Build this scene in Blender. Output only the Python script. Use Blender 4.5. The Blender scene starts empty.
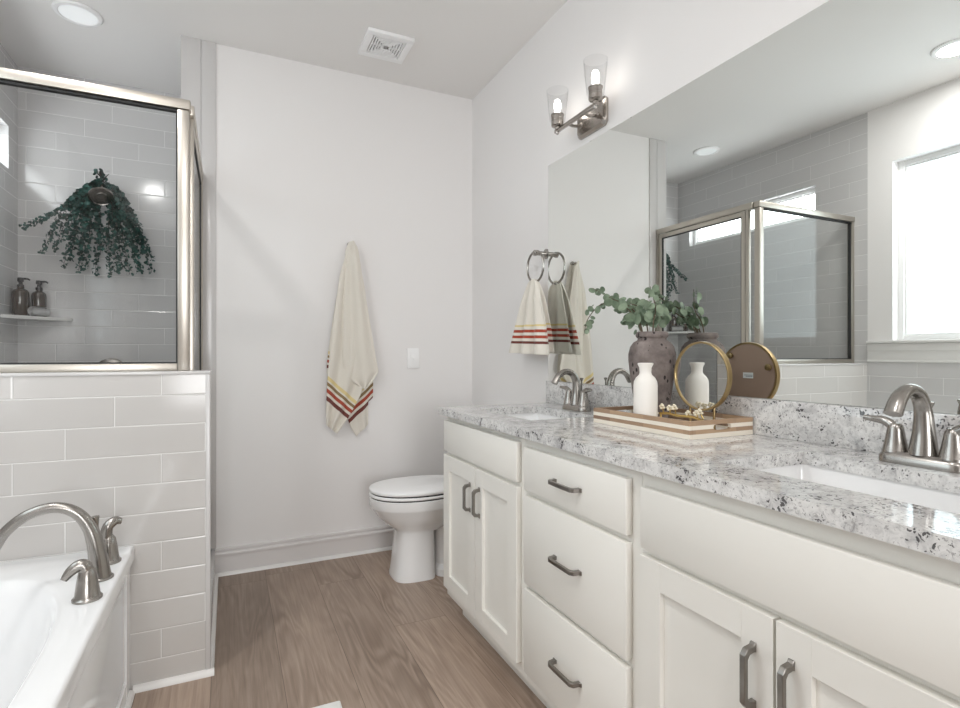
import bpy, bmesh, math, random
from mathutils import Vector, Matrix
random.seed(7)
C = bpy.context.scene.collection
SC = bpy.context.scene
PI = math.pi

# ------------------------------------------------------------------ camera, world, light, exposure
cam = bpy.data.cameras.new('camera'); cam.lens = 20.21; cam.sensor_width = 36; cam.clip_start = 0.02
co = bpy.data.objects.new('camera', cam); C.objects.link(co)
co.location = (0, 0, 1.14); co.rotation_euler = (PI/2, 0, -math.radians(25.012))
SC.camera = co
W = bpy.data.worlds.new('sky'); SC.world = W; W.use_nodes = True
W.node_tree.nodes['Background'].inputs[0].default_value = (0.75, 0.87, 1, 1)
W.node_tree.nodes['Background'].inputs[1].default_value = 1.0
SC.view_settings.view_transform = 'Standard'; SC.view_settings.look = 'None'
SC.view_settings.gamma = 1; SC.view_settings.use_curve_mapping = False
SC.view_settings.exposure = 0.22
SC.cycles.use_denoising = True
SC.cycles.max_bounces = 14; SC.cycles.diffuse_bounces = 7; SC.cycles.glossy_bounces = 6
SC.cycles.transparent_max_bounces = 16; SC.cycles.caustics_reflective = True; SC.cycles.caustics_refractive = False
SC.cycles.sample_clamp_indirect = 6

def area(name, loc, rot, sx, sy, watts, col=(1, 1, 1), shape='RECTANGLE', spread=180):
    l = bpy.data.lights.new(name, 'AREA'); l.energy = watts; l.color = col
    l.shape = shape; l.size = sx; l.size_y = sy; l.spread = math.radians(spread)
    o = bpy.data.objects.new(name, l); C.objects.link(o); o.location = loc; o.rotation_euler = rot
    return o
# added fill lamp behind the camera; no doorway is built there
area('rear_fill_lamp', (0.0, -3.4, 1.55), (PI/2+0.30, 0, 0), 1.15, 2.1, 78, (0.98, 0.99, 1.0))
PANE = 2.0            # brightness of the frosted window panes
BULB = 9.0            # brightness of the wall light bulbs
CAN = 8.5             # watts of the ceiling lights that are lit

# ------------------------------------------------------------------ materials
def s2l(c):
    f = lambda v: v/12.92 if v <= 0.04045 else ((v+0.055)/1.055)**2.4
    return tuple(f(v/255) for v in c) + (1,)
def mat(name, col, rough=0.5, metal=0, **kw):
    m = bpy.data.materials.new(name); m.use_nodes = True
    b = m.node_tree.nodes['Principled BSDF']
    b.inputs['Base Color'].default_value = s2l(col); b.inputs['Roughness'].default_value = rough
    b.inputs['Metallic'].default_value = metal
    for k, v in kw.items(): b.inputs[k.replace('_', ' ')].default_value = v
    return m
class N:
    def __init__(s, m):
        s.t = m.node_tree; s.b = s.t.nodes['Principled BSDF']
    def n(s, typ, **kw):
        x = s.t.nodes.new(typ)
        for k, v in kw.items(): setattr(x, k, v)
        return x
    def l(s, a, b): s.t.links.new(a, b)
    def put(s, sock, v):
        if hasattr(v, 'is_linked') or hasattr(v, 'links'): s.l(v, sock)
        else: sock.default_value = v
    def m(s, op, a, b=0.0, c=None):
        x = s.n('ShaderNodeMath', operation=op)
        s.put(x.inputs[0], a); s.put(x.inputs[1], b)
        if c is not None: s.put(x.inputs[2], c)
        return x.outputs[0]
    def pos(s): return s.n('ShaderNodeNewGeometry').outputs['Position']
    def obj(s): return s.n('ShaderNodeTexCoord').outputs['Object']
    def sep(s, v):
        x = s.n('ShaderNodeSeparateXYZ'); s.l(v, x.inputs[0]); return x.outputs
    def comb(s, x, y, z):
        c = s.n('ShaderNodeCombineXYZ')
        for i, v in enumerate((x, y, z)): s.put(c.inputs[i], v)
        return c.outputs[0]
    def noise(s, vec, scale, detail=4, rough=0.5, dist=0):
        x = s.n('ShaderNodeTexNoise'); s.l(vec, x.inputs['Vector'])
        x.inputs['Scale'].default_value = scale; x.inputs['Detail'].default_value = detail
        x.inputs['Roughness'].default_value = rough; x.inputs['Distortion'].default_value = dist
        return x.outputs['Fac']
    def ramp(s, fac, stops, interp='LINEAR'):
        x = s.n('ShaderNodeValToRGB'); s.l(fac, x.inputs[0]); r = x.color_ramp; r.interpolation = interp
        while len(r.elements) < len(stops): r.elements.new(0.5)
        for e, (p, c) in zip(r.elements, stops):
            e.position = p; e.color = c if len(c) == 4 else s2l(c)
        return x.outputs['Color']
    def mix(s, fac, a, b, mode='MIX'):
        x = s.n('ShaderNodeMix', data_type='RGBA', blend_type=mode)
        s.put(x.inputs[0], fac); s.put(x.inputs[6], a); s.put(x.inputs[7], b)
        return x.outputs[2]
    def bump(s, h, strength=0.2, dist=0.01):
        x = s.n('ShaderNodeBump'); x.inputs['Strength'].default_value = strength; x.inputs['Distance'].default_value = dist
        s.l(h, x.inputs['Height']); s.l(x.outputs[0], s.b.inputs['Normal'])
    def col(s, c): s.l(c, s.b.inputs['Base Color'])

def paint(name, col, rough=0.6, b=0.06):
    m = mat(name, col, rough); k = N(m); k.bump(k.noise(k.pos(), 220, 3), b, 0.002); return m
M = {}
M['wall'] = paint('wall_paint', (233, 231, 230), 0.62)
M['wall_taupe'] = paint('taupe_wall_paint', (122, 115, 108), 0.7)  # dark tone for unseen rear walls, keeps their reflection in the shower glass dim
M['ceiling'] = paint('ceiling_paint', (234, 232, 230), 0.8)
M['trim'] = paint('trim_paint', (232, 231, 229), 0.35, 0.02)
M['base'] = paint('baseboard_paint', (222, 219, 218), 0.35, 0.02)
M['cabinet'] = paint('cabinet_paint', (234, 232, 226), 0.33, 0.02)
M['porcelain'] = mat('porcelain', (240, 240, 240), 0.08, Coat_Weight=0.5)
M['acrylic'] = mat('white_acrylic', (244, 245, 246), 0.12, Coat_Weight=0.3)
M['plastic'] = mat('white_plastic', (244, 244, 244), 0.35)
M['dark'] = mat('dark_gap', (25, 25, 26), 0.8)
M['black'] = mat('black_plastic', (26, 26, 28), 0.35)
M['gasket_shade'] = mat('dark_gasket_and_gap_shade', (40, 40, 40), 0.6)
M['white_ceramic'] = mat('white_stoneware', (238, 234, 228), 0.55)
M['gold'] = mat('aged_brass', (172, 150, 110), 0.32, 1)
M['gold_twig'] = mat('gold_twig', (190, 160, 100), 0.3, 1)
M['blossom'] = mat('pale_blossom', (238, 228, 205), 0.5)
M['backing'] = mat('brown_backing', (160, 136, 122), 0.7)
M['sticker'] = mat('white_sticker', (225, 228, 230), 0.6)
M['ink'] = mat('grey_print', (110, 125, 140), 0.6)
M['soap'] = mat('brown_bottle_glass', (58, 46, 36), 0.12, Coat_Weight=0.6)
M['washcloth'] = mat('white_terry', (236, 236, 236), 0.95)
M['shelf'] = mat('white_marble_shelf', (228, 228, 226), 0.2)

def metal(name, col, rough, scale=(4, 4, 160)):
    return mat(name, col, rough, 1)
M['nickel'] = metal('brushed_nickel', (164, 160, 155), 0.27)
M['pull'] = metal('satin_nickel_pull', (142, 138, 133), 0.3)
M['frame'] = metal('champagne_nickel', (192, 186, 177), 0.34)
M['fixture'] = metal('polished_nickel', (172, 166, 160), 0.2)

def tile(name, axis, w, h, u0, z0, col, grout, rough=0.12, gw=0.0025, var=0.05, gb=0.35):
    m = mat(name, col, rough); k = N(m); p = k.sep(k.pos()); a = p[axis]
    row = k.m('FLOOR', k.m('DIVIDE', k.m('SUBTRACT', p[2], z0), h))
    u = k.m('SUBTRACT', k.m('DIVIDE', k.m('SUBTRACT', a, u0), w), k.m('DIVIDE', row, 3.0))
    fu = k.m('FRACT', u); fz = k.m('FRACT', k.m('DIVIDE', k.m('SUBTRACT', p[2], z0), h))
    du = k.m('MULTIPLY', k.m('MINIMUM', fu, k.m('SUBTRACT', 1.0, fu)), w)
    dz = k.m('MULTIPLY', k.m('MINIMUM', fz, k.m('SUBTRACT', 1.0, fz)), h)
    d = k.m('MINIMUM', du, dz)
    mask = k.m('LESS_THAN', d, gw/2)
    wn = k.n('ShaderNodeTexWhiteNoise', noise_dimensions='2D'); k.l(k.comb(k.m('FLOOR', u), row, 0.0), wn.inputs['Vector'])
    v = k.m('MULTIPLY_ADD', wn.outputs['Value'], var, 1-var/2)
    hs = k.n('ShaderNodeHueSaturation'); hs.inputs['Color'].default_value = s2l(col); k.l(v, hs.inputs['Value'])
    k.col(k.mix(mask, hs.outputs[0], s2l(grout)))
    k.l(k.m('MULTIPLY_ADD', mask, 0.6, rough), k.b.inputs['Roughness'])
    hgt = k.m('ADD', k.m('MINIMUM', k.m('DIVIDE', d, 0.004), 1.0), k.m('MULTIPLY', k.noise(k.pos(), 9, 1), 0.22))
    k.bump(hgt, gb, 0.003)
    return m
TX = dict(w=0.404, h=0.1005, z0=-0.008)
M['tile_x'] = tile('grey_subway_tile_x', 0, u0=-0.21-0.404*10/3, col=(196, 193, 190), grout=(226, 225, 223), **TX)
M['tile_y'] = tile('grey_subway_tile_y', 1, u0=0.11, col=(200, 199, 199), grout=(226, 225, 224), **TX)
M['tile_s'] = tile('grey_subway_tile_shower', 0, u0=0.05, col=(200, 199, 199), grout=(228, 227, 226), **TX)
M['tile_edge'] = mat('grey_tile_edge', (204, 202, 201), 0.2)

def granite():
    m = mat('white_granite', (215, 213, 210), 0.07); k = N(m); p = k.pos()
    n1 = k.noise(p, 8, 6, 0.62, 1.4)
    n2 = k.noise(p, 46, 6, 0.74, 1.0)
    n3 = k.noise(p, 150, 3, 0.6, 0.5)
    base = k.ramp(n2, [(0.30, (140, 138, 138)), (0.40, (198, 197, 196)), (0.51, (218, 217, 215)), (0.8, (238, 237, 236))])
    cloud = k.ramp(n1, [(0.45, (255, 255, 255)), (0.60, (236, 236, 237)), (0.70, (196, 195, 198)), (0.80, (165, 164, 168))])
    c = k.mix(1.0, base, cloud, 'MULTIPLY')
    sp = k.n('ShaderNodeTexVoronoi'); sp.inputs['Scale'].default_value = 112; sp.inputs['Randomness'].default_value = 1
    wv = k.n('ShaderNodeVectorMath', operation='MULTIPLY_ADD')
    nz = k.n('ShaderNodeTexNoise'); nz.inputs['Scale'].default_value = 90; k.l(p, nz.inputs['Vector'])
    k.l(nz.outputs['Color'], wv.inputs[0]); wv.inputs[1].default_value = (0.022,)*3; k.l(p, wv.inputs[2])
    k.l(wv.outputs[0], sp.inputs['Vector'])
    spots = k.m('LESS_THAN', sp.outputs['Distance'], k.m('MULTIPLY_ADD', n1, 1.3, -0.37))
    gate = k.m('GREATER_THAN', k.noise(p, 26, 3), 0.52)
    c = k.mix(k.m('MULTIPLY', k.m('MULTIPLY', spots, gate), 0.88), c, s2l((52, 49, 51)))
    fine = k.m('GREATER_THAN', n3, 0.61)
    c = k.mix(k.m('MULTIPLY', fine, 0.50), c, s2l((104, 100, 101)))
    k.col(c); return m
M['granite'] = granite()

def planks():
    m = mat('wood_plank_floor', (160, 135, 118), 0.38); k = N(m); p = k.sep(k.pos())
    PW, PL = 0.228, 1.52
    cx = k.m('DIVIDE', k.m('ADD', p[0], 0.055), PW); ci = k.m('FLOOR', cx)
    w1 = k.n('ShaderNodeTexWhiteNoise', noise_dimensions='1D'); k.l(ci, w1.inputs['W'])
    cy = k.m('ADD', k.m('DIVIDE', p[1], PL), k.m('MULTIPLY', w1.outputs['Value'], 7.0)); ri = k.m('FLOOR', cy)
    w2 = k.n('ShaderNodeTexWhiteNoise', noise_dimensions='2D'); k.l(k.comb(ci, ri, 0.0), w2.inputs['Vector'])
    rnd = w2.outputs['Value']
    off = k.m('MULTIPLY', rnd, 40.0)
    fine = k.noise(k.comb(k.m('MULTIPLY', p[0], 95.0), k.m('MULTIPLY', p[1], 3.2), off), 1.0, 5, 0.6, 0.4)
    wide = k.noise(k.comb(k.m('MULTIPLY', p[0], 6.5), k.m('MULTIPLY', p[1], 0.9), off), 1.0, 2, 0.5, 0.6)
    rings = k.m('SINE', k.m('MULTIPLY', wide, 85.0))
    rings = k.m('MULTIPLY', k.m('MULTIPLY_ADD', rings, 0.5, 0.5), k.m('MULTIPLY', k.m('SUBTRACT', k.noise(k.comb(k.m('MULTIPLY', p[0], 3.0), p[1], off), 1.3, 2), 0.30), 1.6))
    mott = k.noise(k.comb(k.m('MULTIPLY', p[0], 5.0), k.m('MULTIPLY', p[1], 2.0), off), 1.0, 3)
    c = k.ramp(fine, [(0.25, (140, 119, 103)), (0.5, (166, 145, 128)), (0.75, (182, 162, 145))])
    c = k.mix(k.m('MULTIPLY', rings, 0.85), c, s2l((112, 92, 77)))
    c = k.mix(k.m('MULTIPLY', k.m('SUBTRACT', mott, 0.42), 0.9), c, s2l((118, 97, 83)))
    hs = k.n('ShaderNodeHueSaturation'); k.l(c, hs.inputs['Color'])
    k.l(k.m('MULTIPLY_ADD', rnd, 0.34, 0.80), hs.inputs['Value']); hs.inputs['Saturation'].default_value = 0.92
    fx = k.m('FRACT', cx); fy = k.m('FRACT', cy)
    dx = k.m('MULTIPLY', k.m('MINIMUM', fx, k.m('SUBTRACT', 1.0, fx)), PW)
    dy = k.m('MULTIPLY', k.m('MINIMUM', fy, k.m('SUBTRACT', 1.0, fy)), PL)
    seam = k.m('LESS_THAN', k.m('MINIMUM', dx, dy), 0.0011)
    k.col(k.mix(k.m('MULTIPLY', seam, 0.6), hs.outputs[0], s2l((70, 56, 46))))
    k.l(k.m('MULTIPLY_ADD', fine, 0.2, 0.32), k.b.inputs['Roughness'])
    k.bump(k.m('SUBTRACT', fine, k.m('MULTIPLY', seam, 1.5)), 0.12, 0.002)
    return m
M['floor'] = planks()

def glass(name, tint, ior=1.5, rough=0.0):
    m = bpy.data.materials.new(name); m.use_nodes = True; t = m.node_tree; t.nodes.clear()
    o = t.nodes.new('ShaderNodeOutputMaterial'); mx = t.nodes.new('ShaderNodeMixShader')
    tr = t.nodes.new('ShaderNodeBsdfTransparent'); tr.inputs[0].default_value = tint + (1,)
    gl = t.nodes.new('ShaderNodeBsdfGlossy'); gl.inputs['Roughness'].default_value = rough
    ge = t.nodes.new('ShaderNodeNewGeometry'); dt = t.nodes.new('ShaderNodeVectorMath'); dt.operation = 'DOT_PRODUCT'
    t.links.new(ge.outputs['Incoming'], dt.inputs[0]); t.links.new(ge.outputs['Normal'], dt.inputs[1])
    def mth(op, a, b):
        x = t.nodes.new('ShaderNodeMath'); x.operation = op
        for i, v in enumerate((a, b)):
            if isinstance(v, (int, float)): x.inputs[i].default_value = v
            else: t.links.new(v, x.inputs[i])
        return x.outputs[0]
    f0 = ((ior-1)/(ior+1))**2
    fr = mth('ADD', mth('MULTIPLY', mth('POWER', mth('SUBTRACT', 1.0, mth('ABSOLUTE', dt.outputs['Value'], 0.0)), 5.0), 1-f0), f0)
    t.links.new(fr, mx.inputs[0]); t.links.new(tr.outputs[0], mx.inputs[1]); t.links.new(gl.outputs[0], mx.inputs[2])
    t.links.new(mx.outputs[0], o.inputs[0]); return m
M['glass'] = glass('clear_shower_glass', (0.97, 0.975, 0.972), 1.38)
M['shade_glass'] = glass('clear_shade_glass', (0.97, 0.97, 0.97), 1.25)
def mirror(name, col):
    m = bpy.data.materials.new(name); m.use_nodes = True; b = m.node_tree.nodes['Principled BSDF']
    b.inputs['Base Color'].default_value = col + (1,); b.inputs['Metallic'].default_value = 1; b.inputs['Roughness'].default_value = 0.0
    return m
M['mirror'] = mirror('silvered_mirror', (0.90, 0.925, 0.905))
M['small_mirror'] = mirror('silvered_vanity_mirror', (0.85, 0.87, 0.86))
def emit(name, col, st):
    m = bpy.data.materials.new(name); m.use_nodes = True; b = m.node_tree.nodes['Principled BSDF']
    b.inputs['Base Color'].default_value = s2l((230, 235, 238)); b.inputs['Emission Color'].default_value = col + (1,)
    b.inputs['Emission Strength'].default_value = st; b.inputs['Roughness'].default_value = 0.25
    return m
M['pane'] = emit('frosted_lit_pane', (0.76, 0.90, 0.97), PANE)
M['sky_pane'] = emit('bright_sky_pane', (0.92, 0.96, 0.98), 7.0)
M['lens'] = emit('ceiling_light_lens', (1, 0.98, 0.95), 0.25)
M['bulb'] = emit('glowing_bulb', (1, 0.95, 0.89), BULB)

def fabric(name, col, stops=None, bs=0.25):
    m = mat(name, col, 0.92); k = N(m); b = k.n('ShaderNodeTexCoord')
    n = k.noise(k.obj(), 420, 2)
    if stops:
        u = k.sep(b.outputs['UV'])
        c = k.ramp(u[1], stops, 'CONSTANT')
        c = k.mix(0.10, c, k.ramp(n, [(0.3, (150, 145, 135)), (0.7, (240, 236, 228))]), 'MULTIPLY')
        k.col(c)
    k.bump(n, bs, 0.002); k.b.inputs['Sheen Weight'].default_value = 0.2
    return m
CR, YE, OL, RE, BR = (225, 220, 210), (222, 205, 150), (140, 118, 84), (170, 74, 54), (112, 58, 52)
M['towel'] = fabric('cream_striped_cotton', CR, [(0, CR), (0.30, YE), (0.375, CR), (0.41, OL), (0.47, CR), (0.52, RE), (0.595, CR), (0.655, BR), (0.735, CR)])
M['hand'] = fabric('cream_striped_hand_towel', CR, [(0, CR), (0.30, YE), (0.345, CR), (0.42, RE), (0.49, CR), (0.56, RE), (0.63, CR), (0.70, BR), (0.765, CR)])
M['mat'] = fabric('white_bath_mat_pile', (238, 238, 236))

def leafmat(name, a, b, back):
    m = mat(name, a, 0.55); k = N(m)
    n = k.noise(k.obj(), 26, 2); c = k.ramp(n, [(0.32, a), (0.68, b)]); k.col(c)
    k.b.inputs['Subsurface Weight'].default_value = 0.0
    return m
M['leaf'] = leafmat('silver_dollar_leaf', (90, 108, 86), (134, 150, 126), None)
M['leaf_dark'] = leafmat('dark_eucalyptus_leaf', (14, 44, 40), (44, 92, 84), None)
M['stem'] = mat('brown_stem', (92, 80, 62), 0.7)
M['stem_dark'] = mat('dark_stem', (40, 38, 34), 0.7)

def vase_mat():
    m = mat('weathered_grey_clay', (124, 112, 108), 0.85); k = N(m); o = k.obj()
    n = k.noise(o, 12, 6, 0.65); c = k.ramp(n, [(0.32, (86, 77, 75)), (0.5, (118, 108, 104)), (0.70, (150, 140, 136))])
    v = k.n('ShaderNodeTexVoronoi'); v.inputs['Scale'].default_value = 62
    ms = k.n('ShaderNodeMapping'); ms.inputs['Scale'].default_value = (1, 1, 0.6); k.l(o, ms.inputs[0]); k.l(ms.outputs[0], v.inputs['Vector'])
    pit = k.m('MULTIPLY', k.m('LESS_THAN', v.outputs['Distance'], 0.27), k.m('GREATER_THAN', k.noise(o, 23, 2), 0.49))
    k.col(k.mix(pit, c, s2l((44, 38, 38))))
    k.bump(k.m('SUBTRACT', n, pit), 0.5, 0.004); return m
M['vase'] = vase_mat()

def tray_mat():
    m = mat('banded_wood_strips', (200, 180, 155), 0.5); k = N(m); p = k.sep(k.obj())
    f = k.m('DIVIDE', p[2], 0.049)
    w1 = k.n('ShaderNodeTexWhiteNoise', noise_dimensions='2D')
    k.l(k.comb(k.m('FLOOR', k.m('MULTIPLY', f, 4.0)), k.m('FLOOR', k.m('DIVIDE', k.m('ADD', p[0], p[1]), 0.155)), 0.0), w1.inputs['Vector'])
    g = k.noise(k.comb(k.m('MULTIPLY', p[0], 14.0), k.m('MULTIPLY', p[1], 14.0), k.m('MULTIPLY', p[2], 160.0)), 1.0, 4)
    brown = k.mix(w1.outputs['Value'], s2l((196, 166, 134)), s2l((146, 120, 100)))
    brown = k.mix(k.m('MULTIPLY', g, 0.35), brown, s2l((120, 96, 78)))
    band = k.ramp(f, [(0, (0, 0, 0, 1)), (0.27, (1, 1, 1, 1)), (0.51, (0, 0, 0, 1)), (0.74, (1, 1, 1, 1))], 'CONSTANT')
    k.col(k.mix(band, s2l((236, 228, 214)), brown)); return m
M['tray'] = tray_mat()

# ------------------------------------------------------------------ mesh helpers
def BM(): return bmesh.new()
def box(bm, x0, x1, y0, y1, z0, z1, bev=0, seg=2):
    t = bmesh.new(); bmesh.ops.create_cube(t, size=1)
    x0, x1 = sorted((x0, x1)); y0, y1 = sorted((y0, y1)); z0, z1 = sorted((z0, z1))
    for v in t.verts:
        v.co = ((x0+x1)/2+v.co.x*(x1-x0), (y0+y1)/2+v.co.y*(y1-y0), (z0+z1)/2+v.co.z*(z1-z0))
    if bev: bmesh.ops.bevel(t, geom=t.edges[:], offset=bev, segments=seg, affect='EDGES', profile=0.5)
    merge(bm, t)
def merge(bm, t, mtx=None):
    me = bpy.data.meshes.new('t'); t.to_mesh(me); t.free()
    if mtx is not None: me.transform(mtx)
    bm.from_mesh(me); bpy.data.meshes.remove(me)
def rings(bm, rs, closed=True, cap0=True, cap1=True):
    vs = [[bm.verts.new(p) for p in r] for r in rs]
    n = len(rs[0])
    for a, b in zip(vs, vs[1:]):
        for i in range(n if closed else n-1):
            j = (i+1) % n
            bm.faces.new((a[i], a[j], b[j], b[i]))
    if cap0: bm.faces.new(vs[0][::-1])
    if cap1: bm.faces.new(vs[-1])
    return vs
def lathe(bm, prof, cx=0, cy=0, n=40, cap0=True, cap1=True, mtx=None):
    t = bmesh.new()
    rs = [[(cx+r*math.cos(2*PI*i/n), cy+r*math.sin(2*PI*i/n), z) for i in range(n)] for r, z in prof]
    rings(t, rs, True, cap0, cap1); merge(bm, t, mtx)
def spline(pts, k=8):
    P = [Vector(p) for p in pts]; P = [P[0]*2-P[1]] + P + [P[-1]*2-P[-2]]; out = []
    for i in range(1, len(P)-2):
        a, b, c, d = P[i-1:i+3]
        for j in range(k):
            t = j/k
            out.append(0.5*((2*b)+(c-a)*t+(2*a-5*b+4*c-d)*t*t+(3*b-a-3*c+d)*t**3))
    out.append(P[-2]); return out
def tube(bm, pts, rad, n=12, flat=1.0, up=(0, 0, 1), k=8, smooth=True, cap=True):
    """rad: number or list (interpolated); flat: list/number scale of the across axis"""
    m = len(pts)
    P = spline(pts, k) if smooth and m > 2 else [Vector(p) for p in pts]
    def val(v, t):
        if isinstance(v, (int, float)): return v
        x = t*(len(v)-1); i = min(int(x), len(v)-2); return v[i]+(v[i+1]-v[i])*(x-i)
    rs = []; prev = None
    for i, p in enumerate(P):
        tn = (P[min(i+1, len(P)-1)]-P[max(i-1, 0)]).normalized()
        if prev is None:
            u = Vector(up)
            if abs(u.dot(tn)) > 0.95: u = Vector((0, 1, 0)) if abs(tn.y) < 0.9 else Vector((1, 0, 0))
            s = tn.cross(u).normalized()
        else:
            s = (prev-tn*prev.dot(tn)).normalized()
        prev = s; u = s.cross(tn)
        t = i/(len(P)-1); r = val(rad, t); f = val(flat, t)
        rs.append([p+s*(r*f*math.cos(2*PI*j/n))+u*(r*math.sin(2*PI*j/n)) for j in range(n)])
    t = bmesh.new(); rings(t, rs, True, cap, cap); merge(bm, t)
def prism(bm, poly, z0, z1, mtx=None, bev=0):
    t = bmesh.new()
    rings(t, [[(x, y, z0) for x, y in poly], [(x, y, z1) for x, y in poly]])
    if bev: bmesh.ops.bevel(t, geom=[e for e in t.edges if abs(e.verts[0].co.z-e.verts[1].co.z) < 1e-6], offset=bev, segments=2, affect='EDGES')
    merge(bm, t, mtx)
def torus(bm, R, r, mtx, n=64, m=10, sq=1.0):
    t = bmesh.new(); vs = []
    for i in range(n):
        a = 2*PI*i/n
        vs.append([t.verts.new(((R+r*math.cos(2*PI*j/m))*math.cos(a), (R+r*math.cos(2*PI*j/m))*math.sin(a), r*sq*math.sin(2*PI*j/m))) for j in range(m)])
    for i in range(n):
        for j in range(m):
            a, b = vs[i], vs[(i+1) % n]
            t.faces.new((a[j], b[j], b[(j+1) % m], a[(j+1) % m]))
    merge(bm, t, mtx)
ROOT = {}
def obj(name, bm, m, parent=None, smooth=35, recalc=True):
    if recalc: bmesh.ops.recalc_face_normals(bm, faces=bm.faces[:])
    me = bpy.data.meshes.new(name); bm.to_mesh(me); bm.free()
    o = bpy.data.objects.new(name, me); C.objects.link(o); me.materials.append(m if not isinstance(m, str) else M[m])
    if smooth:
        me.polygons.foreach_set('use_smooth', [True]*len(me.polygons)); me.set_sharp_from_angle(angle=math.radians(smooth))
    if parent:
        o.parent = parent; root = ROOT[parent.name]; ROOT[o.name] = root
        if root.get('_w'): me.transform(Matrix.Translation(-root.location))
    else: ROOT[o.name] = o
    return o
def thing(name, label, cat, loc=(0, 0, 0), rotz=0, group=None, world=False):
    """world: parts are given in room coordinates; else in the thing's own coordinates"""
    o = bpy.data.objects.new(name, None); C.objects.link(o); o.location = loc; o.rotation_euler = (0, 0, rotz)
    o.empty_display_size = 0.05; o['label'] = label; o['category'] = cat
    if group: o['group'] = group
    if world: o['_w'] = 1
    ROOT[o.name] = o; return o
def tag(o, label, cat, group=None):
    o['label'] = label; o['category'] = cat
    if group: o['group'] = group
    return o
def base_origin(o):
    """move a one-mesh thing's origin to the middle of its base"""
    vs = [v.co for v in o.data.vertices]
    b = Vector(((min(v.x for v in vs)+max(v.x for v in vs))/2, (min(v.y for v in vs)+max(v.y for v in vs))/2, min(v.z for v in vs)))
    o.data.transform(Matrix.Translation(-b)); o.location = b
    return o
def struct(name, bm, m, parent=None, smooth=35):
    o = obj(name, bm, m, parent, smooth)
    if not parent: o['kind'] = 'structure'
    return o
def rot_to(d, loc=(0, 0, 0)):
    return Matrix.Translation(Vector(loc)) @ Vector((0, 0, 1)).rotation_difference(Vector(d).normalized()).to_matrix().to_4x4()

# ------------------------------------------------------------------ room
R, B, L, SB, XE, H, NY = 1.39, 3.093, -1.064, 3.808, -0.209, 2.74, -3.6
KY0, KY1, KX = 2.148, 2.295, -0.062        # knee wall
b = BM(); box(b, L-0.15, R+0.15, NY-0.15, SB+0.15, -0.1, 0); struct('floor', b, 'floor')
b = BM(); box(b, L-0.15, R+0.15, NY-0.15, SB+0.15, H, H+0.1); struct('ceiling', b, 'ceiling')
b = BM(); box(b, XE, R+0.15, B, B+0.1, 0, H); struct('wall_back', b, 'wall')
b = BM(); box(b, R, R+0.15, -0.35, B, 0, H); struct('wall_right', b, 'wall')
b = BM(); box(b, R, R+0.15, NY, -0.35, 0, H); struct('wall_entry_right', b, 'wall_taupe')
b = BM(); box(b, L-0.15, L, NY, -0.35, 0, H); struct('wall_entry_left', b, 'wall_taupe')
b = BM(); box(b, L-0.15, R+0.15, NY-0.15, NY, 0, H); struct('wall_near', b, 'wall_taupe')
WY0, WY1, WZ0, WZ1 = 0.86, 2.0, 1.225, 2.369
b = BM()
for a in ((-0.35, WY0, 0, H), (WY1, KY0, 0, H), (WY0, WY1, 0, WZ0), (WY0, WY1, WZ1, H)): box(b, L-0.15, L, *a)
struct('wall_left', b, 'wall')
TY0, TY1, TZ0, TZ1 = 2.50, 3.67, 2.128, 2.356
b = BM()
for a in ((KY0, TY0, 0, H), (TY1, SB, 0, H), (TY0, TY1, 0, TZ0), (TY0, TY1, TZ1, H)): box(b, L-0.15, L, *a)
struct('wall_shower_left', b, 'tile_y')
b = BM(); box(b, L-0.15, XE+0.1, SB, SB+0.12, 0, H); struct('wall_shower_back', b, 'tile_s')
b = BM(); box(b, XE, XE+0.1, B+0.1, SB, 0, H); struct('wall_shower_right', b, 'tile_y')
# tile return on the back wall beside the shower door, with its two upright edge strips
b = BM(); box(b, XE-0.008, -0.128, B-0.009, B, 0.14, H); struct('trim_1', b, 'tile_edge')
b = BM(); box(b, -0.126, -0.058, B-0.009, B, 0.14, H, 0.002); struct('trim_2', b, 'tile_edge')
# the half wall the shower glass stands on
b = BM(); box(b, L, KX, KY0, KY1, 0, 1.068); struct('wall_shower_half', b, 'tile_x')
b = BM(); box(b, L, KX+0.003, KY0-0.004, KY1+0.003, 1.068, 1.079, 0.003); struct('trim_3', b, 'tile_edge')
b = BM(); box(b, KX-0.012, KX+0.004, KY0-0.004, KY0+0.012, 0.018, 1.068, 0.003); struct('trim_4', b, 'tile_edge')
# shower curb under the door
b = BM(); box(b, -0.185, KX, KY1, B-0.009, 0, 0.14, 0.003); struct('trim_5', b, 'tile_y')
# raised shower floor
b = BM(); box(b, L, -0.185, KY1, SB, 0, 0.03); struct('floor_shower', b, 'tile_edge')
# tub surround tile and its top
b = BM(); box(b, L, L+0.009, 0.42, KY0, 0.5, 1.088); struct('wall_left_surround', b, 'tile_y')
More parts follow.
